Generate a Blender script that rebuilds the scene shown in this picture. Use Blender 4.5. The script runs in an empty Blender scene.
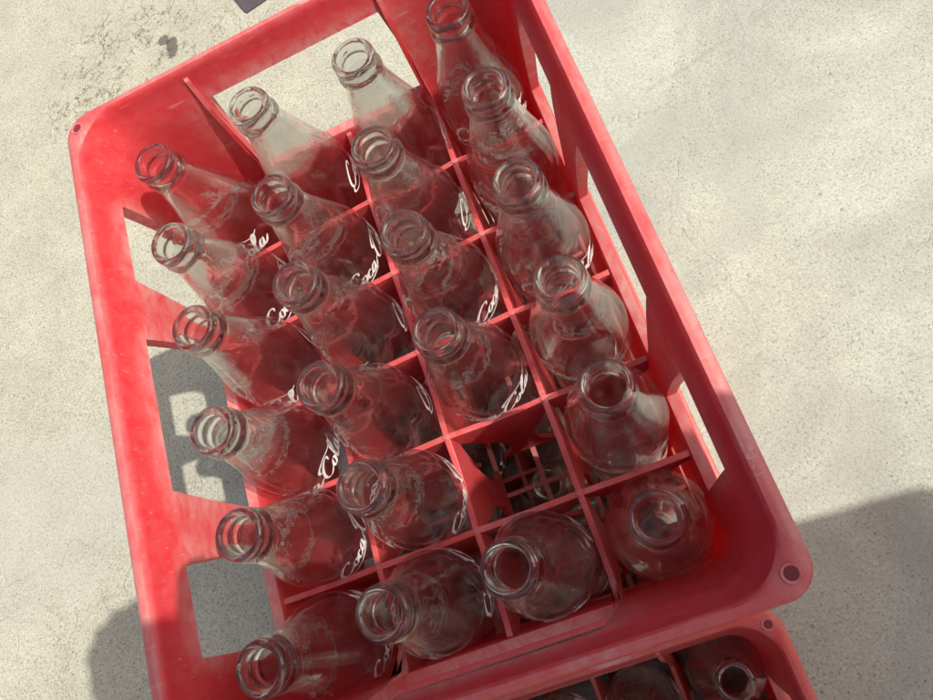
import bpy, bmesh, math, random
from mathutils import Vector, Matrix, Euler, Quaternion
random.seed(7)
S = 0.001                       # everything below is laid out in millimetres
scene = bpy.context.scene
COL = scene.collection
R = math.radians
PX, PY = 62.0, 56.9             # pitch of the crate's cells

# ------------------------------------------------------------------ materials
def new_mat(name):
    m = bpy.data.materials.new(name); m.use_nodes = True
    nt = m.node_tree; nt.nodes.clear()
    out = nt.nodes.new('ShaderNodeOutputMaterial')
    return m, nt, out
class NT:
    def __init__(s, nt): s.nt = nt
    def n(s, typ, **kw):
        nd = s.nt.nodes.new(typ)
        for k, v in kw.items():
            if k.startswith('i_'):
                key = k[2:]
                key = int(key) if key.isdigit() else key.replace('_', ' ')
                nd.inputs[key].default_value = v
            else: setattr(nd, k, v)
        return nd
    def l(s, a, b): s.nt.links.new(a, b)
    def ramp(s, src, stops, interp='LINEAR'):
        r = s.nt.nodes.new('ShaderNodeValToRGB'); cr = r.color_ramp; cr.interpolation = interp
        while len(cr.elements) < len(stops): cr.elements.new(0.5)
        for e, (p, c) in zip(cr.elements, stops):
            e.position = p; e.color = c if len(c) == 4 else (*c, 1)
        s.l(src, r.inputs[0]); return r.outputs[0]
    def mix(s, fac, a, b, blend='MIX'):
        m = s.nt.nodes.new('ShaderNodeMix'); m.data_type = 'RGBA'; m.blend_type = blend
        for sock, v in ((m.inputs[0], fac), (m.inputs[6], a), (m.inputs[7], b)):
            if hasattr(v, 'is_output') or isinstance(v, bpy.types.NodeSocket): s.l(v, sock)
            elif isinstance(v, (int, float)): sock.default_value = v
            else: sock.default_value = v if len(v) == 4 else (*v, 1)
        return m.outputs[2]
    def math(s, op, a, b=0.0, c=0.0, clamp=False):
        m = s.nt.nodes.new('ShaderNodeMath'); m.operation = op; m.use_clamp = clamp
        for k, v in enumerate((a, b, c)):
            if isinstance(v, bpy.types.NodeSocket): s.l(v, m.inputs[k])
            else: m.inputs[k].default_value = v
        return m.outputs[0]
    def noise(s, vec, scale, detail=4, rough=.6, dist=0):
        n = s.n('ShaderNodeTexNoise'); s.l(vec, n.inputs['Vector'])
        n.inputs['Scale'].default_value = scale; n.inputs['Detail'].default_value = detail
        n.inputs['Roughness'].default_value = rough; n.inputs['Distortion'].default_value = dist
        return n.outputs[0]

def g(v): return (v, v, v)

def make_plastic(name, base, rim_dust=0.9):
    m, nt, out = new_mat(name); N = NT(nt)
    tc = N.n('ShaderNodeTexCoord').outputs['Object']
    geo = N.n('ShaderNodeNewGeometry')
    sep = N.n('ShaderNodeSeparateXYZ'); N.l(tc, sep.inputs[0])
    z = sep.outputs[2]
    nrm = N.n('ShaderNodeTexCoord').outputs['Normal']; sn = N.n('ShaderNodeSeparateXYZ'); N.l(nrm, sn.inputs[0])
    up = N.math('MULTIPLY', N.ramp(sn.outputs[2], [(.55, g(0)), (.9, g(1))]), N.ramp(z, [(.0, g(0)), (.0005, g(1))]))
    n1 = N.noise(tc, 38, 5, .62); n2 = N.noise(tc, 9, 3, .6); n3 = N.noise(tc, 260, 3, .6)
    col = N.mix(N.ramp(n2, [(.35, g(0)), (.7, g(1))]), base, tuple(c*.86 for c in base))
    # pale chalky scuffing on the worn rim (its own patchy shape)
    mw = N.n('ShaderNodeMapping'); N.l(tc, mw.inputs[0]); mw.inputs['Scale'].default_value = (1, .45, 1)
    nw = N.noise(mw.outputs[0], 150, 8, .72, .5)
    worn = N.math('MULTIPLY', N.ramp(nw, [(.34, g(.30)), (.68, g(.85))]), up)
    patch = N.ramp(N.noise(tc, 11, 6, .7), [(.40, g(.22)), (.60, g(1))])
    worn = N.math('MULTIPLY', N.math('MULTIPLY', worn, patch), rim_dust)
    col = N.mix(worn, col, (.50, .29, .27))
    sm = N.math('MULTIPLY', N.ramp(N.noise(tc, 21, 7, .75, .8), [(.60, g(0)), (.68, g(1))]), N.math('MULTIPLY', up, .6))
    col = N.mix(sm, col, (.64, .52, .46))
    # thin road dust everywhere, blotchy
    dust = N.math('MULTIPLY', N.ramp(N.noise(tc, 120, 8, .75, .4), [(.40, g(.15)), (.75, g(1))]), .17)
    col = N.mix(dust, col, (.62, .40, .36))
    # fine scratches
    mp = N.n('ShaderNodeMapping'); N.l(tc, mp.inputs[0]); mp.inputs['Rotation'].default_value = (.3, .2, .5)
    mp.inputs['Scale'].default_value = (30, 700, 260)
    sc = N.ramp(N.noise(mp.outputs[0], 1.0, 2, .5), [(.66, g(0)), (.73, g(1))])
    col = N.mix(N.math('MULTIPLY', sc, .38), col, (.75, .35, .33))
    edge = N.math('MULTIPLY', N.ramp(geo.outputs['Pointiness'], [(.515, g(0)), (.60, g(1))]), N.ramp(nw, [(.35, g(.1)), (.60, g(.65))]))
    col = N.mix(edge, col, (.66, .40, .37))
    b = N.n('ShaderNodeBsdfPrincipled')
    N.l(col, b.inputs['Base Color'])
    N.l(N.ramp(n1, [(.3, g(.36)), (.75, g(.58))]), b.inputs['Roughness'])
    b.inputs['IOR'].default_value = 1.48
    b.inputs['Subsurface Weight'].default_value = .0
    bp = N.n('ShaderNodeBump'); bp.inputs['Strength'].default_value = .25; bp.inputs['Distance'].default_value = .0006
    N.l(N.math('ADD', n1, N.math('MULTIPLY', n3, .3)), bp.inputs['Height']); N.l(bp.outputs[0], b.inputs['Normal'])
    # thin coloured plastic lets a little light through
    tr = N.n('ShaderNodeBsdfTranslucent'); tr.inputs['Color'].default_value = (.85, .045, .055, 1)
    ms = N.n('ShaderNodeMixShader'); ms.inputs[0].default_value = .30
    N.l(b.outputs[0], ms.inputs[1]); N.l(tr.outputs[0], ms.inputs[2])
    N.l(ms.outputs[0], out.inputs[0])
    return m

M_RED = make_plastic('red_crate_plastic', (.63, .030, .042))
M_RED2 = make_plastic('faded_red_crate_plastic', (.60, .060, .045), .25)

def make_glass():
    m, nt, out = new_mat('clear_bottle_glass'); N = NT(nt)
    tc = N.n('ShaderNodeTexCoord').outputs['Object']
    sep = N.n('ShaderNodeSeparateXYZ'); N.l(tc, sep.inputs[0]); z = sep.outputs[2]
    oi = N.n('ShaderNodeObjectInfo')
    off = N.n('ShaderNodeVectorMath', operation='ADD'); N.l(tc, off.inputs[0])
    sc = N.n('ShaderNodeVectorMath', operation='SCALE'); N.l(oi.outputs['Location'], sc.inputs[0]); sc.inputs['Scale'].default_value = 13
    N.l(sc.outputs[0], off.inputs[1]); v = off.outputs[0]
    wav = N.noise(v, 55, 3, .55, .5)
    bp = N.n('ShaderNodeBump'); bp.inputs['Strength'].default_value = .55; bp.inputs['Distance'].default_value = .0016
    N.l(wav, bp.inputs['Height'])
    gl = N.n('ShaderNodeBsdfGlass'); gl.inputs['IOR'].default_value = 1.5; gl.inputs['Roughness'].default_value = .015
    gl.inputs['Color'].default_value = (.955, .97, .96, 1); N.l(bp.outputs[0], gl.inputs['Normal'])
    bq = N.n('ShaderNodeBump'); bq.inputs['Strength'].default_value = .22; bq.inputs['Distance'].default_value = .0012; N.l(wav, bq.inputs['Height'])
    # the thin wall of the body: mostly straight through, with the reflections of both faces
    tr = N.n('ShaderNodeBsdfTransparent'); tr.inputs[0].default_value = (.988, .995, .988, 1)
    gs = N.n('ShaderNodeBsdfGlossy'); gs.inputs['Roughness'].default_value = .025; gs.inputs[0].default_value = (1, 1, 1, 1)
    N.l(bq.outputs[0], gs.inputs['Normal'])
    fr = N.n('ShaderNodeLayerWeight'); fr.inputs[0].default_value = .5; N.l(bq.outputs[0], fr.inputs['Normal'])
    frs = N.math('MULTIPLY_ADD', N.math('POWER', fr.outputs['Facing'], 5.0), .62, .022, clamp=True)
    thin = N.n('ShaderNodeMixShader'); N.l(frs, thin.inputs[0]); N.l(tr.outputs[0], thin.inputs[1]); N.l(gs.outputs[0], thin.inputs[2])
    # scuffed bloom of returnable glass
    df = N.n('ShaderNodeBsdfDiffuse'); df.inputs[0].default_value = (.62, .60, .58, 1)
    bloom = N.math('MULTIPLY', N.ramp(N.noise(v, 90, 5, .7), [(.52, g(.0)), (.8, g(1))]), .03)
    thin2 = N.n('ShaderNodeMixShader'); N.l(N.math('ADD', bloom, .002), thin2.inputs[0]); N.l(thin.outputs[0], thin2.inputs[1]); N.l(df.outputs[0], thin2.inputs[2])
    # thick lip and neck refract, the thin body hardly does
    fac = N.math('MULTIPLY_ADD', N.n('ShaderNodeMapRange', clamp=True).outputs[0], 1, 0)
    mr = nt.nodes[-2] if False else [x for x in nt.nodes if x.type == 'MAP_RANGE'][-1]
    sg = N.n('ShaderNodeSeparateXYZ'); N.l(N.n('ShaderNodeTexCoord').outputs['Generated'], sg.inputs[0])
    N.l(sg.outputs[2], mr.inputs[0]); mr.inputs[1].default_value = .68; mr.inputs[2].default_value = .925
    mr.inputs[3].default_value = .07; mr.inputs[4].default_value = .94
    ms = N.n('ShaderNodeMixShader'); N.l(fac, ms.inputs[0]); N.l(thin2.outputs[0], ms.inputs[1]); N.l(gl.outputs[0], ms.inputs[2])
    N.l(ms.outputs[0], out.inputs[0])
    return m
M_GLASS = make_glass()

def simple(name, col, rough=.5, noise=0.0, scale=40, bump=0):
    m, nt, out = new_mat(name); N = NT(nt)
    b = N.n('ShaderNodeBsdfPrincipled'); b.inputs['Roughness'].default_value = rough
    tc = N.n('ShaderNodeTexCoord').outputs['Object']; n = N.noise(tc, scale, 4, .6)
    c = N.mix(N.ramp(n, [(.35, g(0)), (.7, g(1))]), col, tuple(x*(1-noise) for x in col))
    N.l(c, b.inputs['Base Color'])
    if bump:
        bp = N.n('ShaderNodeBump'); bp.inputs['Strength'].default_value = .5; bp.inputs['Distance'].default_value = bump
        N.l(n, bp.inputs['Height']); N.l(bp.outputs[0], b.inputs['Normal'])
    N.l(b.outputs[0], out.inputs[0]); return m
M_WHITE = simple('white_bottle_print', (.82, .80, .78), .5, .2, 400)
M_PAPER = simple('dark_wrapper_foil', (.075, .062, .07), .5, .3, 60)
M_PAPERW = simple('white_wrapper_print', (.75, .74, .74), .5, .1, 60)

def make_ground():
    m, nt, out = new_mat('sandy_concrete'); N = NT(nt)
    tc = N.n('ShaderNodeTexCoord').outputs['Object']
    sep = N.n('ShaderNodeSeparateXYZ'); N.l(tc, sep.inputs[0]); X, Y = sep.outputs[0], sep.outputs[1]
    big = N.noise(tc, 2.3, 4, .6, .3); mid = N.noise(tc, 14, 6, .65, .2); fine = N.noise(tc, 420, 3, .7); grit = N.noise(tc, 900, 2, .6)
    # right hand side: smooth trowelled pale cement; left: sandier and warmer
    side = N.n('ShaderNodeMapRange', clamp=True); N.l(N.math('ADD', X, N.math('MULTIPLY', N.math('SUBTRACT', big, .5), .5)), side.inputs[0])
    side.inputs[1].default_value = -.15; side.inputs[2].default_value = .15
    smooth = N.mix(N.ramp(mid, [(.38, g(0)), (.62, g(1))]), (.355, .372, .315), (.315, .328, .275))
    smooth = N.mix(N.ramp(N.noise(tc, 5, 5, .6, .6), [(.45, g(0)), (.62, g(1))]), smooth, (.275, .283, .243))
    sandy = N.mix(N.ramp(mid, [(.35, g(0)), (.65, g(1))]), (.36, .352, .282), (.305, .30, .24))
    col = N.mix(side.outputs[0], sandy, smooth)
    # grains
    gr = N.ramp(fine, [(.30, g(.30)), (.44, g(.90)), (.60, g(1.06)), (.72, g(1.45))])
    grm = N.mix(N.math('MULTIPLY_ADD', side.outputs[0], -.35, 1.0), g(1), gr)
    col = N.mix(1.0, col, grm, 'MULTIPLY')
    # scattered dark specks / pits
    vo = N.n('ShaderNodeTexVoronoi'); N.l(tc, vo.inputs['Vector']); vo.inputs['Scale'].default_value = 210; vo.inputs['Randomness'].default_value = 1
    sp = N.ramp(vo.outputs['Distance'], [(.10, g(1)), (.22, g(0))])
    spm = N.math('MULTIPLY', sp, N.ramp(N.noise(tc, 26, 3, .7), [(.44, g(0)), (.60, g(1))]))
    col = N.mix(N.math('MULTIPLY', spm, .6), col, (.10, .09, .075))
    vo2 = N.n('ShaderNodeTexVoronoi'); N.l(tc, vo2.inputs['Vector']); vo2.inputs['Scale'].default_value = 34
    sp2 = N.ramp(vo2.outputs['Distance'], [(.05, g(1)), (.085, g(0))])
    sp2m = N.math('MULTIPLY', sp2, N.ramp(N.noise(tc, 9, 2, .5), [(.52, g(0)), (.56, g(1))]))
    col = N.mix(N.math('MULTIPLY', sp2m, .7), col, (.17, .15, .13))
    # hairline cracks, kept to a few areas
    wv = N.n('ShaderNodeVectorMath', operation='ADD'); N.l(tc, wv.inputs[0])
    nz = N.n('ShaderNodeTexNoise'); N.l(tc, nz.inputs['Vector']); nz.inputs['Scale'].default_value = 18; nz.inputs['Detail'].default_value = 5
    ns = N.n('ShaderNodeVectorMath', operation='SCALE'); N.l(nz.outputs[1], ns.inputs[0]); ns.inputs['Scale'].default_value = .07
    N.l(ns.outputs[0], wv.inputs[1])
    cr = N.n('ShaderNodeTexVoronoi', feature='DISTANCE_TO_EDGE'); N.l(wv.outputs[0], cr.inputs['Vector']); cr.inputs['Scale'].default_value = 3.1
    cl = N.ramp(cr.outputs['Distance'], [(.0, g(1)), (.005, g(.0))])
    clm = N.math('MULTIPLY', cl, N.ramp(N.noise(tc, 4.2, 2, .5), [(.47, g(0)), (.56, g(1))]))
    col = N.mix(N.math('MULTIPLY', clm, .25), col, (.24, .22, .18))
    # crazed, flaking patch beyond the far left corner of the crate
    def dist(cx, cy, sx, sy):
        a = N.math('POWER', N.math('DIVIDE', N.math('SUBTRACT', X, cx), sx), 2)
        b = N.math('POWER', N.math('DIVIDE', N.math('SUBTRACT', Y, cy), sy), 2)
        return N.math('ADD', N.math('SQRT', N.math('ADD', a, b)), N.math('MULTIPLY', N.math('SUBTRACT', mid, .5), 1.6))
    zone = N.ramp(dist(-.36, .70, .20, .20), [(.55, g(1)), (1.0, g(0))])
    cr2 = N.n('ShaderNodeTexVoronoi', feature='DISTANCE_TO_EDGE'); N.l(wv.outputs[0], cr2.inputs['Vector']); cr2.inputs['Scale'].default_value = 34
    c2 = N.ramp(cr2.outputs['Distance'], [(.0, g(1)), (.07, g(.0))])
    brk = N.ramp(N.noise(tc, 40, 3, .6), [(.46, g(0)), (.56, g(1))])
    c2m = N.math('MULTIPLY', N.math('MULTIPLY', c2, zone), brk)
    col = N.mix(N.math('MULTIPLY', c2m, .65), col, (.14, .12, .085))
    col = N.mix(N.math('MULTIPLY', N.math('MULTIPLY', zone, N.ramp(N.noise(tc, 30, 5, .7), [(.4, g(0)), (.65, g(1))])), .30), col, (.25, .225, .165))
    crumb = N.math('MULTIPLY', N.ramp(N.noise(tc, 170, 3, .7), [(.56, g(0)), (.63, g(1))]), N.math('MULTIPLY', zone, brk))
    col = N.mix(N.math('MULTIPLY', crumb, .85), col, (.07, .06, .045))
    for cx, cy, sx, sy in ((-.297, .724, .011, .019), (-.306, .742, .009, .010), (-.372, .640, .012, .010)):
        a = N.math('POWER', N.math('DIVIDE', N.math('SUBTRACT', X, cx), sx), 2); b = N.math('POWER', N.math('DIVIDE', N.math('SUBTRACT', Y, cy), sy), 2)
        d = N.math('ADD', N.math('SQRT', N.math('ADD', a, b)), N.math('MULTIPLY', N.math('SUBTRACT', N.noise(tc, 60, 4, .7), .5), 2.2))
        col = N.mix(N.math('MULTIPLY', N.ramp(d, [(.8, g(1)), (1.0, g(0))]), .8), col, (.06, .05, .042))
    # an old trowel seam beside the crate and a broken crack running away from it
    wob = N.math('MULTIPLY', N.math('SUBTRACT', N.noise(tc, 26, 4, .7), .5), .016)
    def line(x0, y0, x1, y1, wd, strength, gate_scale, lo_, hi_):
        nonlocal_col = None
        L_ = math.hypot(x1-x0, y1-y0); dx, dy = (x1-x0)/L_, (y1-y0)/L_
        rx = N.math('SUBTRACT', X, x0); ry = N.math('SUBTRACT', Y, y0)
        t = N.math('ADD', N.math('MULTIPLY', rx, dx), N.math('MULTIPLY', ry, dy))
        dd = N.math('ABSOLUTE', N.math('ADD', N.math('SUBTRACT', N.math('MULTIPLY', rx, -dy), N.math('MULTIPLY', ry, -dx)), wob))
        m = N.ramp(N.math('DIVIDE', dd, wd), [(.25, g(1)), (1.0, g(0))])
        inside = N.math('MULTIPLY', N.math('GREATER_THAN', t, 0), N.math('LESS_THAN', t, L_))
        gate = N.ramp(N.noise(tc, gate_scale, 3, .7), [(lo_, g(0)), (hi_, g(1))])
        return N.math('MULTIPLY', N.math('MULTIPLY', m, inside), N.math('MULTIPLY', gate, strength))
    col = N.mix(line(.262, .318, .440, .352, .0050, .42, 70, .40, .58), col, (.21, .20, .165))
    col = N.mix(line(.222, .44, .262, -.08, .0022, .34, 30, .40, .55), col, (.22, .21, .18))
    soft = N.ramp(N.noise(tc, 6.5, 3, .55, .8), [(.52, g(0)), (.60, g(1))])
    col = N.mix(N.math('MULTIPLY', N.math('MULTIPLY', soft, side.outputs[0]), .38), col, (.265, .275, .235))
    # greyer damp stain left of the crate, with small pale flakes
    st = N.ramp(dist(-.66, .12, .26, .14), [(.5, g(1)), (1.02, g(0))])
    col = N.mix(N.math('MULTIPLY', st, .38), col, (.33, .325, .30))
    b = N.n('ShaderNodeBsdfPrincipled'); N.l(col, b.inputs['Base Color']); b.inputs['Roughness'].default_value = .9
    b.inputs['Specular IOR Level'].default_value = .25
    h = N.math('ADD', N.math('MULTIPLY', mid, .6), N.math('ADD', N.math('MULTIPLY', fine, .55), N.math('MULTIPLY', grit, .25)))
    h = N.math('SUBTRACT', h, N.math('ADD', N.math('MULTIPLY', clm, .8), N.math('ADD', N.math('MULTIPLY', c2m, 1.0), N.math('MULTIPLY', spm, .5))))
    bp = N.n('ShaderNodeBump'); bp.inputs['Strength'].default_value = .5; bp.inputs['Distance'].default_value = .0022
    N.l(h, bp.inputs['Height']); N.l(bp.outputs[0], b.inputs['Normal']); N.l(b.outputs[0], out.inputs[0])
    return m
M_GROUND = make_ground()

# ------------------------------------------------------------------ helpers
def build(name, bm, mat, parent=None, smooth=None, bevel=None):
    me = bpy.data.meshes.new(name)
    bmesh.ops.recalc_face_normals(bm, faces=bm.faces[:])
    for v in bm.verts: v.co *= S
    if smooth is not None:
        for f in bm.faces: f.smooth = True
        for e in bm.edges:
            if len(e.link_faces) == 2 and e.calc_face_angle(0) > R(smooth): e.smooth = False
    bm.to_mesh(me); bm.free()
    o = bpy.data.objects.new(name, me); COL.objects.link(o)
    if mat: me.materials.append(mat)
    if parent: o.parent = parent
    if bevel:
        b = o.modifiers.new('bevel', 'BEVEL'); b.width = bevel*S; b.segments = 2; b.limit_method = 'ANGLE'; b.angle_limit = R(40)
        b.harden_normals = False
    return o
def empty(name, loc=(0, 0, 0), rz=0):
    o = bpy.data.objects.new(name, None); COL.objects.link(o)
    o.location = Vector(loc)*S; o.rotation_euler = (0, 0, rz); o.empty_display_size = .02; return o
def tag(o, label=None, cat=None, group=None, kind=None):
    if label: o['label'] = label
    if cat: o['category'] = cat
    if group: o['group'] = group
    if kind: o['kind'] = kind
    return o
def box(bm, x0, x1, y0, y1, z0, z1):
    vs = [bm.verts.new((x, y, z)) for x in (x0, x1) for y in (y0, y1) for z in (z0, z1)]
    for q in ((0, 1, 3, 2), (4, 6, 7, 5), (0, 4, 5, 1), (2, 3, 7, 6), (0, 2, 6, 4), (1, 5, 7, 3)):
        bm.faces.new([vs[i] for i in q])
def copy_tree(o, parent=None):
    c = o.copy(); COL.objects.link(c)
    if parent: c.parent = parent
    for ch in list(o.children): copy_tree(ch, c)
    return c

# ------------------------------------------------------------------ crate shell
ZB, ZT = -118.0, 100.0
# perimeter columns: each corner is an arc, each side has window breakpoints
# window list per side: (start, end) at window top and window bottom
def side_cols(ws, half):
    """ws: list of (t0, t1, b0, b1); returns list of (top_pos, bottom_pos, window_index or None for the span that FOLLOWS)"""
    cols = [(-half, -half, None)]
    prev = -half
    for k, (t0, t1, b0, b1) in enumerate(ws):
        # subdivide the window span, corners rounded through z later
        span = []
        n = 8
        for i in range(n+1):
            f = i/n
            span.append((t0+(t1-t0)*f, b0+(b1-b0)*f, k))
        # wall before window
        for f in (.5,):
            cols.append((prev+(t0-prev)*f, (cols[-1][1] if len(cols) == 1 else cols[-1][1])*(1-f)+b0*f, None))
        cols += span[:-1]
        cols.append((span[-1][0], span[-1][1], None))
        prev = t1
    cols.append((prev+(half-prev)*.5, cols[-1][1]*.5+half*.5, None))
    return cols
WL = [(-134, -88, -136, -82), (-49, 41, -56, 50), (80, 133, 74, 136)]      # long sides, along y
WE = [(-58, 58, -63, 63)]                                               # end walls, along x
INNER = [  # z, half x, half y, corner radius
    (ZB, 123.2, 171.0, 10), (-60, 123.8, 171.4, 12), (-6, 124.4, 171.8, 15), (0, 124.9, 172.2, 17), (2, 125.6, 172.8, 18), (20, 126.4, 173.6, 20),
    (40, 127.4, 174.8, 22), (60, 128.8, 176.4, 24), (72, 130.0, 177.6, 25), (76, 130.6, 178.2, 25), (86, 133.4, 180.6, 26), (94, 135.6, 182.8, 26), (98.2, 136.2, 183.2, 25), (99.8, 137.6, 184.4, 24)]
OUTER = [
    (ZT, 139.4, 185.8, 19), (99.9, 141.7, 187.2, 16), (98.6, 143.6, 188.4, 15), (95.5, 144.3, 189.0, 14), (89.0, 144.3, 189.0, 14), (88.6, 142.4, 187.2, 13), (92, 140.5, 186.2, 15),
    (76.0, 138.6, 185.0, 16), (74.0, 138.4, 184.8, 16), (60, 137.0, 183.4, 16), (40, 134.8, 181.4, 16), (20, 132.6, 179.4, 16), (4, 131.2, 178.2, 16), (0, 131.0, 178.0, 16), (-10, 131.0, 178.0, 15), (-12, 133.4, 180.4, 15), (-16, 131.0, 178.0, 15),
    (-60, 130.6, 177.6, 14), (-100, 130.6, 177.6, 14), (-104, 141.0, 187.0, 14), (ZB, 141.0, 187.0, 14)]
def wall_mesh():
    bm = bmesh.new()
    ZW0, ZW1 = 2.0, 76.0
    sides = []
    def ring(z, hx, hy, r):
        """points round the perimeter, with column info"""
        f = min(1, max(0, (z-ZW0)/(ZW1-ZW0)))
        ff = f**1.6
        pts, info = [], []
        def side(ws, half, place, sid):
            cs = side_cols(ws, half)
            for k, (t, b, w) in enumerate(cs):
                p = t*ff+b*(1-ff)
                if k == 0: p = -half
                # keep the middle-of-wall points inside the straight run
                pts.append(place(p)); info.append((sid, w))
            pts.append(place(half)); info.append((sid, None))
        def arc(cx, cy, a0):
            for i in range(1, 8):
                a = a0+R(90)*i/8
                pts.append((cx+r*math.cos(a), cy+r*math.sin(a), z)); info.append(('c', None))
        side(WL, hy-r, lambda p: (hx, p, z), 'E'); arc(hx-r, hy-r, 0)
        side([(-t1, -t0, -b1, -b0) for t0, t1, b0, b1 in WE], hx-r, lambda p: (-p, hy, z), 'N'); arc(-hx+r, hy-r, R(90))
        side([(-t1, -t0, -b1, -b0) for t0, t1, b0, b1 in reversed(WL)], hy-r, lambda p: (-hx, -p, z), 'W'); arc(-hx+r, -hy+r, R(180))
        side(WE, hx-r, lambda p: (p, -hy, z), 'S'); arc(hx-r, -hy+r, R(270))
        return pts, info
    rings, zs = [], []
    for (z, hx, hy, r) in INNER: rings.append([bm.verts.new(p) for p in ring(z, hx, hy, r)[0]]); zs.append(z)
    info = ring(0, 130, 180, 20)[1]
    ni = len(rings)
    for (z, hx, hy, r) in OUTER: rings.append([bm.verts.new(p) for p in ring(z, hx, hy, r)[0]]); zs.append(z)
    nc = len(info)
    # window vertical extent: inner rings between z=2 and 76, outer rings between 4 and 74
    def span(lo, hi, zlo, zhi):
        idx = [i for i in range(lo, hi) if abs(zs[i]-zlo) < .01 or abs(zs[i]-zhi) < .01]
        return min(idx), max(idx)
    ia, ib = span(0, ni, 2.0, 76.0)
    oa, ob = span(ni, len(rings), 76.0, 4.0)      # goes down
    for i in range(len(rings)-1):
        inwin = (ia <= i < ib) or (oa <= i < ob)
        for k in range(nc):
            if inwin and info[k][1] is not None: continue
            k2 = (k+1) % nc
            bm.faces.new((rings[i][k], rings[i][k2], rings[i+1][k2], rings[i+1][k]))
    # underside of the wall
    for k in range(nc):
        k2 = (k+1) % nc
        bm.faces.new((rings[0][k], rings[-1][k], rings[-1][k2], rings[0][k2]))
    # window reveals
    inner_idx = list(range(ia, ib+1)); outer_idx = list(range(ob, oa-1, -1))
    # both lists run from bottom to top; make equal length by matching nearest z
    def bridge(col):
        a = [rings[i][col] for i in inner_idx]; b = [rings[i][col] for i in outer_idx]
        i = j = 0
        za = [zs[q] for q in inner_idx]; zb = [zs[q] for q in outer_idx]
        while i < len(a)-1 or j < len(b)-1:
            if j == len(b)-1 or (i < len(a)-1 and za[i+1] <= zb[j+1]):
                bm.faces.new((a[i], a[i+1], b[j])); i += 1
            else:
                bm.faces.new((a[i], b[j+1], b[j])); j += 1
    for k in range(nc):
        w, wp = info[k], info[k-1]
        if w[1] is not None:
            k2 = (k+1) % nc
            bm.faces.new((rings[ia][k], rings[ia][k2], rings[ob][k2], rings[ob][k]))
            bm.faces.new((rings[ib][k], rings[oa][k], rings[oa][k2], rings[ib][k2]))
            if not (wp[0] == w[0] and wp[1] == w[1]): bridge(k)
            nx = info[k2]
            if nx[1] != w[1]: bridge(k2)
    return bm

def panel(bm, along, n, pitch, half, fixed, zsc=3.0, th=1.75, axis='x', lo=ZB+3):
    """a divider: a rail right across with a tongue down the middle of every cell wall; its top edge dips between crossings"""
    cache = {}
    def V(t, z):
        k = (round(t, 3), round(z, 3))
        if k not in cache: cache[k] = bm.verts.new((t, fixed-th, z) if axis == 'x' else (fixed-th, t, z))
        return cache[k]
    faces = []
    for c in range(n):
        t0, t1 = -n*pitch/2+c*pitch, -n*pitch/2+(c+1)*pitch
        m = (t0+t1)/2; w = pitch/2
        us = [-1, -.8, -.62, -.42, -.2, 0, .2, .42, .62, .8, 1]
        T = []
        for u in us:
            t = m+u*w
            if c == 0 and u == -1: t = -half
            if c == n-1 and u == 1: t = half
            au = abs(u)
            bot = -20 if au > .9 else -30 if au > .7 else -46 if au > .5 else -56
            T.append((t, -zsc*(1-au**1.5), bot))
        for p, q in zip(T, T[1:]):
            faces.append([V(p[0], p[1]), V(q[0], q[1]), V(q[0], q[2]), V(p[0], p[2])])
        for k in range(3, 7):
            p, q = T[k], T[k+1]
            def sh(t, f): return m+(t-m)*f
            zs = [(-56, 1), (-70, .85), (-92, .78), (-106, 1.25), (lo, 1.7)]
            for (za, fa), (zb_, fb) in zip(zs, zs[1:]):
                faces.append([V(sh(p[0], fa), za), V(sh(q[0], fa), za), V(sh(q[0], fb), zb_), V(sh(p[0], fb), zb_)])
        # reinforced ends at the outer walls
    fs = [bm.faces.new(f) for f in faces]
    r = bmesh.ops.extrude_face_region(bm, geom=fs)
    vs = [e for e in r['geom'] if isinstance(e, bmesh.types.BMVert)]
    d = Vector((0, 2*th, 0)) if axis == 'x' else Vector((2*th, 0, 0))
    bmesh.ops.translate(bm, verts=vs, vec=d)
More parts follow.
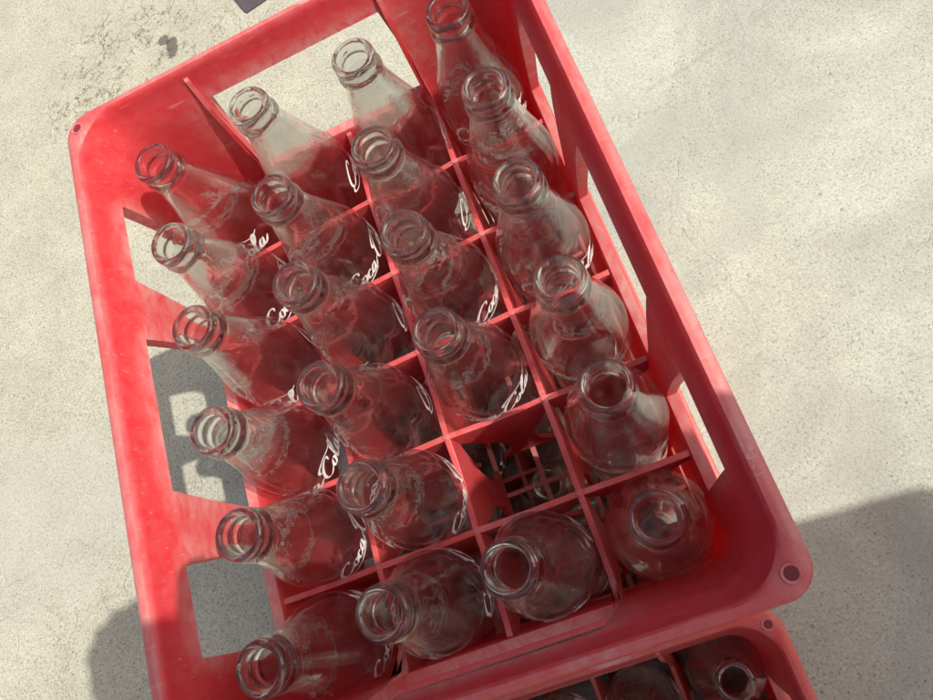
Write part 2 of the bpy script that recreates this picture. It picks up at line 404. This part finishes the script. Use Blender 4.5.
def crate(loc, rz, mat, label, name='bottle_crate'):
    root = empty(name, loc, rz)
    tag(root, label, 'crate', 'red plastic bottle crates')
    build('wall', wall_mesh(), mat, root, smooth=38)
    for b in (-1, 0, 1):
        bm = bmesh.new(); panel(bm, None, 6, PY, 171.9, b*PX, axis='y')
        for a in range(-2, 3):                         # thickened crossings
            x, y = b*PX, a*PY
            vs = []
            for z, r in ((-26, 1.9), (-12, 2.6), (-4, 3.4), (.5, 2.4)):
                vs.append([bm.verts.new((x+dx*r, y+dy*r, z)) for dx, dy in ((1, 0), (0, 1), (-1, 0), (0, -1))])
            for p, q in zip(vs, vs[1:]):
                for i in range(4): bm.faces.new((p[i], p[(i+1) % 4], q[(i+1) % 4], q[i]))
            bm.faces.new(vs[-1]); bm.faces.new(list(reversed(vs[0])))
        build('divider', bm, mat, root, bevel=.5)
    for a in range(-2, 3):
        bm = bmesh.new(); panel(bm, None, 4, PX, 124.7, a*PY, axis='x')
        build('divider', bm, mat, root, bevel=.5)
    # gussets that carry the two outer long dividers up into the end walls
    for sx in (-1, 1):
        for sy in (-1, 1):
            bm = bmesh.new()
            hs = 1 if sy > 0 else .42
            prof = [(160, -1), (163.5, 8), (167, 24), (170.5, 48), (174.5, 72), (181, 92), (183.5, 94), (180, 82), (176, 60), (173.8, 20), (173, 0), (173, -8), (160, -8)]
            prof = [(y if (sy > 0 or z < 15) else 172.6+(y-172.6)*.35, z*hs if z > 0 else z) for y, z in prof]
            vs = [[bm.verts.new((sx*PX+s*(1.5), sy*y, z)) for y, z in prof] for s in (-1, 1)]
            bm.faces.new(vs[0]); bm.faces.new(list(reversed(vs[1])))
            for i in range(len(prof)):
                j = (i+1) % len(prof); bm.faces.new((vs[0][i], vs[0][j], vs[1][j], vs[1][i]))
            bmesh.ops.triangulate(bm, faces=[f for f in bm.faces if len(f.verts) > 4])
            build('gusset', bm, mat, root, bevel=.5)
    # open floor grating
    bm = bmesh.new()
    z0, z1 = ZB, ZB+3.4
    for i in range(-12, 13):
        y = i*PY/4 if False else None
    for c in range(6):
        yc = (2.5-c)*PY
        for d in (0, ): box(bm, -123.3, 123.3, yc+d-1.5, yc+d+1.5, z0+.3, z1)
    for c in range(4):
        xc = (c-1.5)*PX
        box(bm, xc-1.7, xc+1.7, -171, 171, z0, z1+.4)
    for b in (-1, 0, 1): box(bm, b*PX-1.6, b*PX+1.6, -171, 171, z0+.1, z1+.2)
    build('floor_grating', bm, mat, root)
    # moulded eyelets in the rim corners
    for sx in (-1, 1):
        for sy in (-1, 1):
            bm = bmesh.new(); n = 20
            prof = [(2.6, ZT-1.0), (2.7, ZT+.25), (3.1, ZT+.55), (3.8, ZT+.5), (4.3, ZT-.4), (4.3, ZT-2.5)]
            cx, cy = sx*(134.6), sy*(179.2)
            rg = [[bm.verts.new((cx+r*math.cos(2*math.pi*i/n), cy+r*math.sin(2*math.pi*i/n), z)) for i in range(n)] for r, z in prof]
            for p, q in zip(rg, rg[1:]):
                for i in range(n): bm.faces.new((p[i], p[(i+1) % n], q[(i+1) % n], q[i]))
            e = build('eyelet', bm, mat, root, smooth=50)
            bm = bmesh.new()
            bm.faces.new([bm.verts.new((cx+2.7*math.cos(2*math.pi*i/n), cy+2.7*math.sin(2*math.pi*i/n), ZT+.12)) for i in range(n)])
            build('hole_shade_disc', bm, M_HOLE, e)  # flat disc, its dark colour stands in for the shade inside the eyelet hole
    return root
M_HOLE = simple('hole_shade_red', (.16, .012, .02), .7, .2)

# ------------------------------------------------------------------ bottle
HB = 206.6
def spline(pts, n=6):
    out = []
    for i in range(len(pts)-1):
        p0 = pts[max(0, i-1)]; p1 = pts[i]; p2 = pts[i+1]; p3 = pts[min(len(pts)-1, i+2)]
        for k in range(n):
            t = k/n
            out.append(tuple(.5*((2*b)+(-a+c)*t+(2*a-5*b+4*c-d)*t*t+(-a+3*b-3*c+d)*t**3) for a, b, c, d in zip(p0, p1, p2, p3)))
    out.append(pts[-1]); return out
def bottle_mesh(sr=1.0, sz=1.0, name='glass_bottle'):
    bm = bmesh.new(); n = 56
    outer = [(0, 3.2), (12, 2.6), (18, .6), (22, .2), (25.2, 2.2), (26.8, 8), (27.2, 22), (26.3, 40), (24.9, 56), (24.8, 66), (25.8, 80), (27.0, 92), (27.6, 101), (27.7, 110), (27.7, 126), (27.4, 133), (26.0, 141), (23.3, 150), (20.2, 160), (17.6, 169), (15.3, 178), (13.4, 186), (12.4, 190.6)]
    body = spline(outer, 4)
    lip = [(12.5, 190.8), (13.3, 191.4), (13.7, 192.8), (13.7, 195.4), (13.2, 196.8), (12.2, 197.6), (11.9, 198.6), (12.1, 199.8), (12.8, 200.9), (13.05, 202.4), (12.9, 204.4), (12.3, 205.9), (11.2, 206.6), (10.0, 206.4), (9.2, 205.6), (8.7, 204), (8.6, 200)]
    inner = spline([(8.7, 196), (9.0, 190), (10.4, 184), (12.4, 177), (14.9, 168), (17.6, 159), (20.4, 149), (23.0, 139), (24.6, 130), (25.1, 120), (25.1, 108), (24.2, 92), (22.6, 74), (22.5, 58), (24.2, 34), (24.4, 16), (22.5, 9), (15, 6.2), (0, 7.5)], 3)
    rows = body+lip+inner
    prev = None
    nb = len(body)
    for k, (r, z) in enumerate(rows):
        if r < .5:
            cur = [bm.verts.new((0, 0, z*sz))]
        else:
            cur = []
            for i in range(n):
                a = 2*math.pi*i/n; rr = r
                if k < nb:
                    lower = max(0, min(1, (z-6)/14))*max(0, min(1, (99-z)/10))
                    upper = max(0, min(1, (z-133)/8))*max(0, min(1, (178-z)/26))
                    rr += .55*(abs(math.cos(5*a))-.6)*lower + .22*(abs(math.cos(5*a))-.6)*upper
                cur.append(bm.verts.new((rr*sr*math.cos(a), rr*sr*math.sin(a), z*sz)))
        if prev:
            if len(prev) == 1: [bm.faces.new((prev[0], cur[i], cur[(i+1) % n])) for i in range(n)]
            elif len(cur) == 1: [bm.faces.new((prev[i], cur[0], prev[(i+1) % n])) for i in range(n)]
            else: [bm.faces.new((prev[i], prev[(i+1) % n], cur[(i+1) % n], cur[i])) for i in range(n)]
        prev = cur
    return bm
# flowing script lettering for the bottle, drawn as pen strokes
STROKES = [
    [(17.5, 20), (18, 23.5), (14.5, 26), (9.5, 24), (5, 17.5), (3.2, 10), (5.5, 4), (10.5, 2.8), (16, 6), (19.5, 10)],
    [(5.5, 4), (4, -.5), (9, -3.6), (19, -3.8), (30, -1.5), (40, 1.2), (47, 1.6)],
    [(24.5, 13), (21.2, 12), (19.8, 8), (20.8, 4.2), (23.5, 3.6), (26, 7), (26, 11), (24.5, 13), (28.5, 11)],
    [(34, 11), (33.4, 13), (30.6, 12), (28.8, 8), (30, 4.2), (33, 3.8), (36.4, 7.5)],
    [(43.4, 12), (40.5, 13.2), (37.6, 10), (37, 6), (38.6, 3.8), (41.2, 5.6), (43.6, 11.5)],
    [(44.4, 13.4), (42.8, 7), (43.6, 3.8), (47, 5.5), (49.5, 9)],
    [(49.0, 9.6), (53.5, 10.6)],
    [(70, 20), (70.6, 24.4), (66.5, 26.8), (60.5, 24), (56.4, 17.5), (55, 10), (57, 4.4), (61.6, 2.8), (67, 6), (70, 9.6)],
    [(60.5, 24), (55, 20), (52.5, 23), (56, 27.6), (66, 29.6), (76, 26.5), (86, 24.5), (93, 27.5)],
    [(75.4, 13), (72.2, 12), (70.8, 8), (71.8, 4.2), (74.5, 3.6), (77, 7), (77, 11), (75.4, 13), (79.5, 10)],
    [(79.5, 9), (84.6, 17), (87.2, 24), (85.4, 26.6), (82.6, 22), (81.4, 12), (81.6, 5), (84, 3.8), (87, 7)],
    [(94.4, 12), (91.5, 13.2), (88.6, 10), (88, 6), (89.6, 3.8), (92.2, 5.6), (94.6, 11.5)],
    [(95.4, 13.4), (93.8, 7), (94.6, 3.8), (98.5, 5.2), (102.5, 10)],
]
def logo_mesh(sr=1.0, sz=1.0):
    bm = bmesh.new(); W = 61.0; k = W/104.0
    zc = 121.5; rad = 27.95*sr
    for st in STROKES:
        pts = spline([(float(a), float(b)) for a, b in st], 7)
        L, Rr = [], []
        for i, (x, y) in enumerate(pts):
            a = pts[max(0, i-1)]; b = pts[min(len(pts)-1, i+1)]
            dx, dy = b[0]-a[0], b[1]-a[1]; d = math.hypot(dx, dy) or 1; dx /= d; dy /= d
            ang = abs(dy*.97+dx*.25)
            w = .5+1.25*ang**1.6
            f = i/(len(pts)-1); w *= min(1, .35+4*f, .35+4*(1-f))
            L.append((x-dy*w, y+dx*w)); Rr.append((x+dy*w, y-dx*w))
        def place(p, r):
            x = p[0]+.30*p[1]-4; u = (x-52)*k/27.9; z = (p[1]-11.5)*k*1.25+zc
            return (r*math.cos(u), r*math.sin(u), z*sz)
        vl = [bm.verts.new(place(p, rad)) for p in L]; vr = [bm.verts.new(place(p, rad)) for p in Rr]
        for i in range(len(L)-1): bm.faces.new((vr[i], vr[i+1], vl[i+1], vl[i]))
    return bm
def make_bottle(sr=1.0, sz=1.0, logo=True):
    b = build('glass_bottle', bottle_mesh(sr, sz), M_GLASS, smooth=60)
    if logo:
        for t in (0, math.pi):
            l = build('printed_logo', logo_mesh(sr, sz), M_WHITE, b, smooth=60)
            l.rotation_euler = (0, 0, t)
    return b
ORD = ['first', 'second', 'third', 'fourth', 'fifth', 'sixth']
BOT_GROUP = 'clear glass soda bottles in the crates'
proto = make_bottle(); proto_short = make_bottle(1.07, .775, False)
used = [False]
def put_bottle(base, top, az, label, src=None, group=BOT_GROUP):
    if src is None:
        src = proto
    if not used[0] and src is proto: o = proto; used[0] = True
    elif src is proto_short: o = proto_short
    else: o = copy_tree(proto)
    v = (Vector(top)-Vector(base))
    q = Vector((0, 0, 1)).rotation_difference(v)
    q = q @ Quaternion((0, 0, 1), R(az))
    o.rotation_mode = 'QUATERNION'; o.rotation_quaternion = q
    o.location = Vector(base)*S
    tag(o, label, 'bottle', group)
    return o

# offsets of each mouth from its cell centre, row by row as the bottles lean
OFF = {(0, 0): (-2, -4), (1, 0): (-1, -4), (2, 0): (2, -2), (3, 0): (1, -4), (4, 0): (4, -2), (5, 0): (1, -6),
       (0, 1): (2, 2), (1, 1): (2, -4), (2, 1): (2, -3), (3, 1): (1, -4), (4, 1): (8, -2), (5, 1): (2, -1),
       (0, 2): (7, -1), (1, 2): (2, -4), (2, 2): (3, -2), (3, 2): (3, -2), (5, 2): (0, -1),
       (0, 3): (3, -1), (1, 3): (6, -1), (2, 3): (3, -2), (3, 3): (4, -2), (4, 3): (5, 0), (5, 3): (3, 0)}
AZ = {(0, 0): -105, (1, 0): -20, (2, 0): -112, (3, 0): -58, (4, 0): -12, (5, 0): 4, (0, 1): 25, (1, 1): -28, (2, 1): 42, (3, 1): 46, (4, 1): 2,
      (5, 1): 28, (0, 2): 38, (1, 2): 22, (2, 2): -12, (3, 2): -78, (5, 2): 70, (0, 3): -88, (1, 3): 60, (2, 3): -80, (3, 3): 75, (4, 3): -95, (5, 3): 0}
COLN = ['leftmost', 'second', 'third', 'rightmost']
EXTRA = {(0, 0): 'tucked into the far left corner of the upper crate', (0, 1): 'seen against pale ground through the far handle opening, left one of two',
         (0, 2): 'seen against pale ground through the far handle opening, right one of two', (0, 3): 'far right corner of the upper crate, mouth touching the photo top',
         (5, 0): 'in the near left corner of the upper crate', (5, 3): 'short wide one sunk in the near right corner of the upper crate'}
for j in range(4):
    for i in range(6):
        if (i, j) == (4, 2): continue
        ox, oy = OFF[(i, j)]; cx, cy = (j-1.5)*PX, (2.5-i)*PY
        rnd = random.Random(i*10+j)
        bx, by = rnd.uniform(-1.6, 1.6)+max(-1.5, min(1.5, ox*.3)), rnd.uniform(-.6, .6)
        base = (cx+bx, cy+by, ZB+4.2)
        if (i, j) in EXTRA: lab = 'clear glass bottle, ' + EXTRA[(i, j)]
        else:
            lab = 'clear bottle, %s from the far end in the %s long row, upper crate' % (ORD[i], COLN[j])
            if (i, j) == (4, 3): lab = 'clear glass bottle just right of the empty cell in the upper crate'
            if (i, j) == (4, 1): lab = 'clear glass bottle just left of the empty cell in the upper crate'
            if (i, j) == (3, 2): lab = 'clear glass bottle just beyond the empty cell in the upper crate'
            if (i, j) == (5, 2): lab = 'clear glass bottle just nearer than the empty cell in the upper crate'
        if (i, j) == (5, 3): put_bottle(base, (cx+ox, cy+oy, 46), 0, lab, proto_short)
        else: put_bottle(base, (cx+ox, cy+oy, 92.6), AZ[(i, j)], lab)

ZD = -219.2                                     # one crate storey
ZG = ZD+ZB-.3
crate((0, 0, 0), 0, M_RED, 'red plastic crate of empty bottles, the upper one with one cell empty')
crate((0, 0, ZD), R(.4), M_RED2, 'red plastic crate hidden directly under the upper crate, seen through its empty cell')
CC = (-1, -397)
crate((CC[0], CC[1], ZD), R(0), M_RED2, 'lower red plastic crate in shade at the near edge, only its corner showing')
for j in range(4):
    for i in range(6):
        rnd = random.Random(100+i*10+j)
        cx, cy = (j-1.5)*PX, (2.5-i)*PY
        put_bottle((cx+rnd.uniform(-2, 2), cy+rnd.uniform(-1, 1), ZD+ZB+4.2), (cx+rnd.uniform(-5, 5), cy+rnd.uniform(-3, 2), ZD+92.6), rnd.uniform(0, 360),
                   'clear glass bottle standing in the hidden crate below the upper crate', group='bottles in the crate underneath')
for j in range(4):
    for i in range(6):
        rnd = random.Random(200+i*10+j)
        cx, cy = CC[0]+(j-1.5)*PX, CC[1]+(2.5-i)*PY
        tx, ty = rnd.uniform(-4, 4), rnd.uniform(-3, 2)
        if (i, j) == (0, 3): tx, ty = 9, 10
        lab = 'clear glass bottle in the lower shaded crate at the near edge, beyond view'
        if i == 0 and j == 3: lab = 'clear glass bottle in the corner cell of the lower shaded crate at the near edge'
        elif i == 0 and j == 2: lab = 'clear glass bottle beside the corner one in the lower shaded crate at the near edge'
        elif i == 0 and j == 1: lab = 'clear glass bottle two cells left of the corner one in the lower shaded crate'
        put_bottle((cx+tx*.3, cy+ty*.3, ZD+ZB+4.2), (cx+tx, cy+ty, ZD+92.6), rnd.uniform(0, 360), lab, group='bottles in the near crate')

# ------------------------------------------------------------------ ground
bm = bmesh.new()
box(bm, -30000, 30000, -30000, 30000, ZG-200, ZG)
gnd = build('ground', bm, M_GROUND); gnd['kind'] = 'structure'

# ------------------------------------------------------------------ torn wrapper lying on the ground beyond the crate
def ground_at(pts, z0, z1, mat, name, parent=None):
    bm = bmesh.new()
    lo = [bm.verts.new((x, y, z0)) for x, y in pts]; hi = [bm.verts.new((x, y, z1)) for x, y in pts]
    bm.faces.new(hi); bm.faces.new(list(reversed(lo)))
    for i in range(len(pts)):
        j = (i+1) % len(pts); bm.faces.new((lo[i], lo[j], hi[j], hi[i]))
    return build(name, bm, mat, parent)
wr = ground_at([(-174, 716), (-171, 712), (-132, 718), (-88, 727), (-96, 776), (-128, 800), (-200, 796), (-186, 752)], ZG+.3, ZG+2.2, M_PAPER, 'wrapper')
tag(wr, 'dark grey wrapper scrap with a white mark lying on the concrete beyond the crate', 'litter')
ground_at([(-176, 741), (-163, 738), (-148, 744), (-150, 756), (-164, 762), (-177, 755)], ZG+2.3, ZG+2.6, M_PAPERW, 'printed_mark', wr)

# ------------------------------------------------------------------ the photographer, who stands just outside the frame and shades its lower part
M_SKIN = simple('skin', (.42, .23, .15), .55, .12, 30)
M_SHIRT = simple('blue_grey_cotton', (.13, .19, .30), .9, .15, 160, .001)
M_TROU = simple('dark_trousers', (.05, .05, .06), .9, .2, 160, .001)
M_HAIR = simple('black_hair', (.015, .012, .010), .5, .4, 300, .002)
M_PHONE = simple('dark_phone_case', (.03, .03, .035), .35, .1)
def skin(name, verts, edges, mat, root, parent=None, sub=2):
    me = bpy.data.meshes.new(name)
    me.from_pydata([Vector(v[:3])*S for v in verts], edges, [])
    o = bpy.data.objects.new(name, me); COL.objects.link(o); me.materials.append(mat)
    sk = o.modifiers.new('skin', 'SKIN'); sk.use_smooth_shade = True
    for i, v in enumerate(verts):
        d = me.skin_vertices[0].data[i]
        r = v[3] if isinstance(v[3], tuple) else (v[3], v[3])
        d.radius = (r[0]*S, r[1]*S); d.use_root = (i == root)
    sb = o.modifiers.new('sub', 'SUBSURF'); sb.levels = sub; sb.render_levels = sub
    if parent: o.parent = parent
    return o
CAMP = Vector((99.62, -159.01, 402.89))
AX = Vector((.9112, -.3080, -.2735)); UP = Vector((.3782, .8887, .2592)); FW = Vector((-.1632, .3396, -.9263))
def ph(a, u, f): return CAMP+AX*a+UP*u+FW*f
prs = empty('person', (740, -570, ZG))
tag(prs, 'person in blue grey shirt bending over the crates holding a phone, outside the frame', 'person')
def pc(v): return (v[0]-740, v[1]-570*-1, v[2]-ZG) if False else (v[0]-740, v[1]+570, v[2]-ZG)
def L(pts): return [(*pc(p[:3]), p[3]) for p in pts]
rw = ph(178, -48, -34); lw = ph(-30, -118, -40)
J = dict(pel=(785, -452, 490), sp1=(645, -392, 545), sp2=(515, -385, 595), ch=(405, -360, 640), nk=(325, -335, 668), hd=(290, -280, 686),
         rs=(400, -238, 645), re=(425, -172, 462), rw=tuple(rw), ls=(385, -500, 645), le=(225, -440, 430), lw=tuple(lw),
         rh=(788, -397, 470), rk=(755, -400, 80), ra=(790, -400, -255), lh=(775, -575, 470), lk=(750, -580, 80), la=(795, -580, -255))
J = {k: (v[0], v[1]-(0 if k in ('rw', 'lw') else 34), v[2]) for k, v in J.items()}
body = skin('body', L([(*J['pel'], 92), (*J['sp1'], 95), (*J['sp2'], 100), (*J['ch'], 105), (*J['nk'], 52), (*J['hd'], 55),
    (*J['rs'], 50), (*J['re'], 36), (*J['rw'], 25), (*J['ls'], 50), (*J['le'], 36), (*J['lw'], 25),
    (*J['rh'], 66), (*J['rk'], 48), (*J['ra'], 34), (*J['lh'], 66), (*J['lk'], 48), (*J['la'], 34)]),
    [(0, 1), (1, 2), (2, 3), (3, 4), (4, 5), (3, 6), (6, 7), (7, 8), (3, 9), (9, 10), (10, 11), (0, 12), (12, 13), (13, 14), (0, 15), (15, 16), (16, 17)], M_SKIN, 0, prs)
def lerp(a, b, t): return tuple(Vector(a).lerp(Vector(b), t))
skin('shirt', L([(*J['pel'], 128), (*J['sp1'], 122), (*J['sp2'], 124), (*J['ch'], 122), (*lerp(J['ch'], J['nk'], .72), 66),
    (*J['rs'], 66), (*lerp(J['rs'], J['re'], .85), 54), (*J['ls'], 66), (*lerp(J['ls'], J['le'], .85), 54)]),
    [(0, 1), (1, 2), (2, 3), (3, 4), (3, 5), (5, 6), (3, 7), (7, 8)], M_SHIRT, 0, prs)
skin('trousers', L([(*J['pel'], 122), (*J['rh'], 106), (*J['rk'], 70), (*J['ra'], 52), (*J['lh'], 106), (*J['lk'], 70), (*J['la'], 52)]),
    [(0, 1), (1, 2), (2, 3), (0, 4), (4, 5), (5, 6)], M_TROU, 0, prs)
for s in ('ra', 'la'):
    a = J[s]
    skin('shoe', L([(a[0]+25, a[1], ZG+42, 34), (a[0]-40, a[1], ZG+40, (42, 36)), (a[0]-135, a[1], ZG+34, (44, 30)), (a[0]-190, a[1], ZG+28, (34, 22))]), [(0, 1), (1, 2), (2, 3)], M_PHONE, 0, prs)
# head: face looks down towards the phone
hc = Vector((250, -306, 692)); hz = (Vector(hc)-Vector(J['nk'])).normalized()
face = (CAMP+Vector((40, -30, 0))-hc).normalized(); hz = (hz-face*hz.dot(face)).normalized(); hx = hz.cross(face).normalized()
def head_pt(x, y, z): return hc+hx*x+face*y+hz*z
bm = bmesh.new(); bmesh.ops.create_uvsphere(bm, u_segments=32, v_segments=24, radius=1)
for v in bm.verts:
    x, y, z = v.co
    w = 74 if z > -.1 else 74-20*min(1, (-z-.1)/.8)
    X, Y, Z = x*w, y*92, z*112
    if y > 0: Y *= 1-.10*max(0, -z)
    n = math.exp(-((X/11)**2+((Z+14)/20)**2))*(y > 0); Y += 22*n                 # nose
    for ex in (-30, 30): Y -= 9*math.exp(-(((X-ex)/13)**2+((Z-8)/10)**2))*(y > 0)    # eye sockets
    Y += 7*math.exp(-((X/22)**2+((Z+46)/7)**2))*(y > 0)                          # lips
    v.co = Vector(pc(head_pt(X, Y, Z)))
hd = build('head', bm, M_SKIN, prs, smooth=80)
bm = bmesh.new(); bmesh.ops.create_uvsphere(bm, u_segments=32, v_segments=24, radius=1)
dele = []
for v in bm.verts:
    x, y, z = v.co
    if (y > .15 and z < .45) or z < -.55: dele.append(v)
    rr = 1+.03*math.sin(x*23+z*17)
    v.co = Vector(pc(head_pt(x*84*rr, y*102*rr-4, z*122*rr+4)))
bmesh.ops.delete(bm, geom=dele, context='VERTS')
hair = build('hair', bm, M_HAIR, prs, smooth=80)
so_ = hair.modifiers.new('thick', 'SOLIDIFY'); so_.thickness = .010; so_.offset = -1
for sx in (-1, 1):
    bm = bmesh.new(); bmesh.ops.create_uvsphere(bm, u_segments=12, v_segments=10, radius=1)
    for v in bm.verts: v.co = Vector(pc(head_pt(sx*78+v.co.x*7, -6+v.co.y*17, -4+v.co.z*30)))
    build('ear', bm, M_SKIN, prs, smooth=80)
    bm = bmesh.new(); bmesh.ops.create_uvsphere(bm, u_segments=12, v_segments=10, radius=11)
    for v in bm.verts: v.co = Vector(pc(head_pt(sx*30+v.co.x, 74+v.co.y, 8+v.co.z)))
    build('eye', bm, M_PAPERW, prs, smooth=80)
# hands close round the two ends of the phone
def hand(wrist, pc_, side, ea, name):
    palm = ph(*pc_)
    skin('palm', L([(*wrist, 24), (*tuple(Vector(wrist).lerp(palm, .55)), (34, 18)), (*palm, (38, 14))]), [(0, 1), (1, 2)], M_SKIN, 0, prs)
    for k in range(4):
        u = pc_[1]+28-k*18
        ln = (26, 31, 29, 22)[k]
        pts = [(*ph(pc_[0]+side*2, u, pc_[2]+2), 9.5), (*ph(ea+side*7, u+2, -12), 9), (*ph(ea+side*5, u+2, 1), 8), (*ph(ea-side*ln*.5, u+3, 3), 7.5)]
        skin('finger', L(pts), [(0, 1), (1, 2), (2, 3)], M_SKIN, 0, prs)
    skin('thumb', L([(*ph(pc_[0], pc_[1]+22, pc_[2]), 12), (*ph(ea-side*6, pc_[1]+34, -32), 11), (*ph(ea-side*30, pc_[1]+30, -28), 9)]), [(0, 1), (1, 2)], M_SKIN, 0, prs)
hand(rw, (158, -30, -30), 1, 146, 'r')
lw2 = lw
palm = ph(-26, -82, -30)
skin('palm', L([(*lw, 24), (*tuple(Vector(lw).lerp(palm, .55)), (34, 18)), (*palm, (36, 14))]), [(0, 1), (1, 2)], M_SKIN, 0, prs)
for k in range(4):
    a = -22+k*17
    skin('finger', L([(*ph(a, -84, -26), 9.5), (*ph(a+4, -76, -14), 9), (*ph(a+8, -71, 0), 8), (*ph(a+10, -58-k % 2*3, 1.5), 7)]), [(0, 1), (1, 2), (2, 3)], M_SKIN, 0, prs)
skin('thumb', L([(*ph(-30, -78, -30), 12), (*ph(-22, -52, -34), 11), (*ph(-8, -34, -27), 9)]), [(0, 1), (1, 2)], M_SKIN, 0, prs)
# the phone, its lens at the camera's own place
bm = bmesh.new(); nr = 8
def rrect(a0, a1, u0, u1, r, f):
    pts = []
    for cx, cy, st in ((a1-r, u1-r, 0), (a0+r, u1-r, 90), (a0+r, u0+r, 180), (a1-r, u0+r, 270)):
        for i in range(nr+1):
            t = R(st+90*i/nr); pts.append(ph(cx+r*math.cos(t), cy+r*math.sin(t), f))
    return pts
rg = [[bm.verts.new(p) for p in rrect(-14+d, 146-d, -62+d, 14-d, 9, f)] for d, f in ((1.5, -7), (0, -8), (0, -14), (1.5, -15.2))]
bm.faces.new(rg[0]); bm.faces.new(list(reversed(rg[-1])))
for p, q in zip(rg, rg[1:]):
    for i in range(len(p)): bm.faces.new((p[i], p[(i+1) % len(p)], q[(i+1) % len(p)], q[i]))
phn = build('phone', bm, M_PHONE); tag(phn, 'dark smartphone held out flat in both hands, outside the frame', 'phone')
bm = bmesh.new(); bm.faces.new([bm.verts.new(p) for p in rrect(-11, 143, -59, 11, 7, -15.4)])
build('screen', bm, simple('dark_screen_glass', (.02, .02, .03), .08), phn)
# ------------------------------------------------------------------ camera and light
F_PX = 719.10
Rw = ((0.91124059, -0.30799501, -0.27345868), (-0.37816587, -0.88870824, -0.25920695), (-0.16319054, 0.33961263, -0.92630023))
cam = bpy.data.cameras.new('Camera'); co = bpy.data.objects.new('Camera', cam); COL.objects.link(co)
m3 = Matrix(((Rw[0][0], -Rw[1][0], -Rw[2][0]), (Rw[0][1], -Rw[1][1], -Rw[2][1]), (Rw[0][2], -Rw[1][2], -Rw[2][2])))
co.matrix_world = Matrix.Translation(Vector((99.62, -159.01, 402.89))*S) @ m3.to_4x4()
cam.sensor_fit = 'HORIZONTAL'; cam.sensor_width = 36; cam.lens = 36*F_PX/933
cam.clip_start = .005; cam.clip_end = 200
scene.camera = co

sdir = Vector((-.66, .18, -1.0)).normalized()
sun = bpy.data.lights.new('sun', 'SUN'); so = bpy.data.objects.new('sun', sun); COL.objects.link(so)
sun.energy = 4.6; sun.angle = R(.55); sun.color = (1, .95, .85)
so.rotation_mode = 'QUATERNION'; so.rotation_quaternion = Vector((0, 0, -1)).rotation_difference(sdir)
w = bpy.data.worlds.new('World'); scene.world = w; w.use_nodes = True
nt = w.node_tree; nt.nodes.clear()
sky = nt.nodes.new('ShaderNodeTexSky'); sky.sky_type = 'NISHITA'; sky.sun_disc = False
tos = -sdir
sky.sun_elevation = math.asin(tos.z); sky.sun_rotation = math.atan2(tos.x, tos.y)
sky.dust_density = 6.0; sky.ozone_density = .4; sky.air_density = 1.0
bg = nt.nodes.new('ShaderNodeBackground'); bg.inputs[1].default_value = .13
wo = nt.nodes.new('ShaderNodeOutputWorld')
nt.links.new(sky.outputs[0], bg.inputs[0]); nt.links.new(bg.outputs[0], wo.inputs[0])
scene.view_settings.view_transform = 'Standard'; scene.view_settings.look = 'None'
scene.view_settings.exposure = .30; scene.view_settings.gamma = 1
try:
    scene.cycles.max_bounces = 16; scene.cycles.transmission_bounces = 14; scene.cycles.transparent_max_bounces = 28
    scene.cycles.adaptive_threshold = .02
    scene.cycles.caustics_reflective = False; scene.cycles.caustics_refractive = True
except Exception: pass
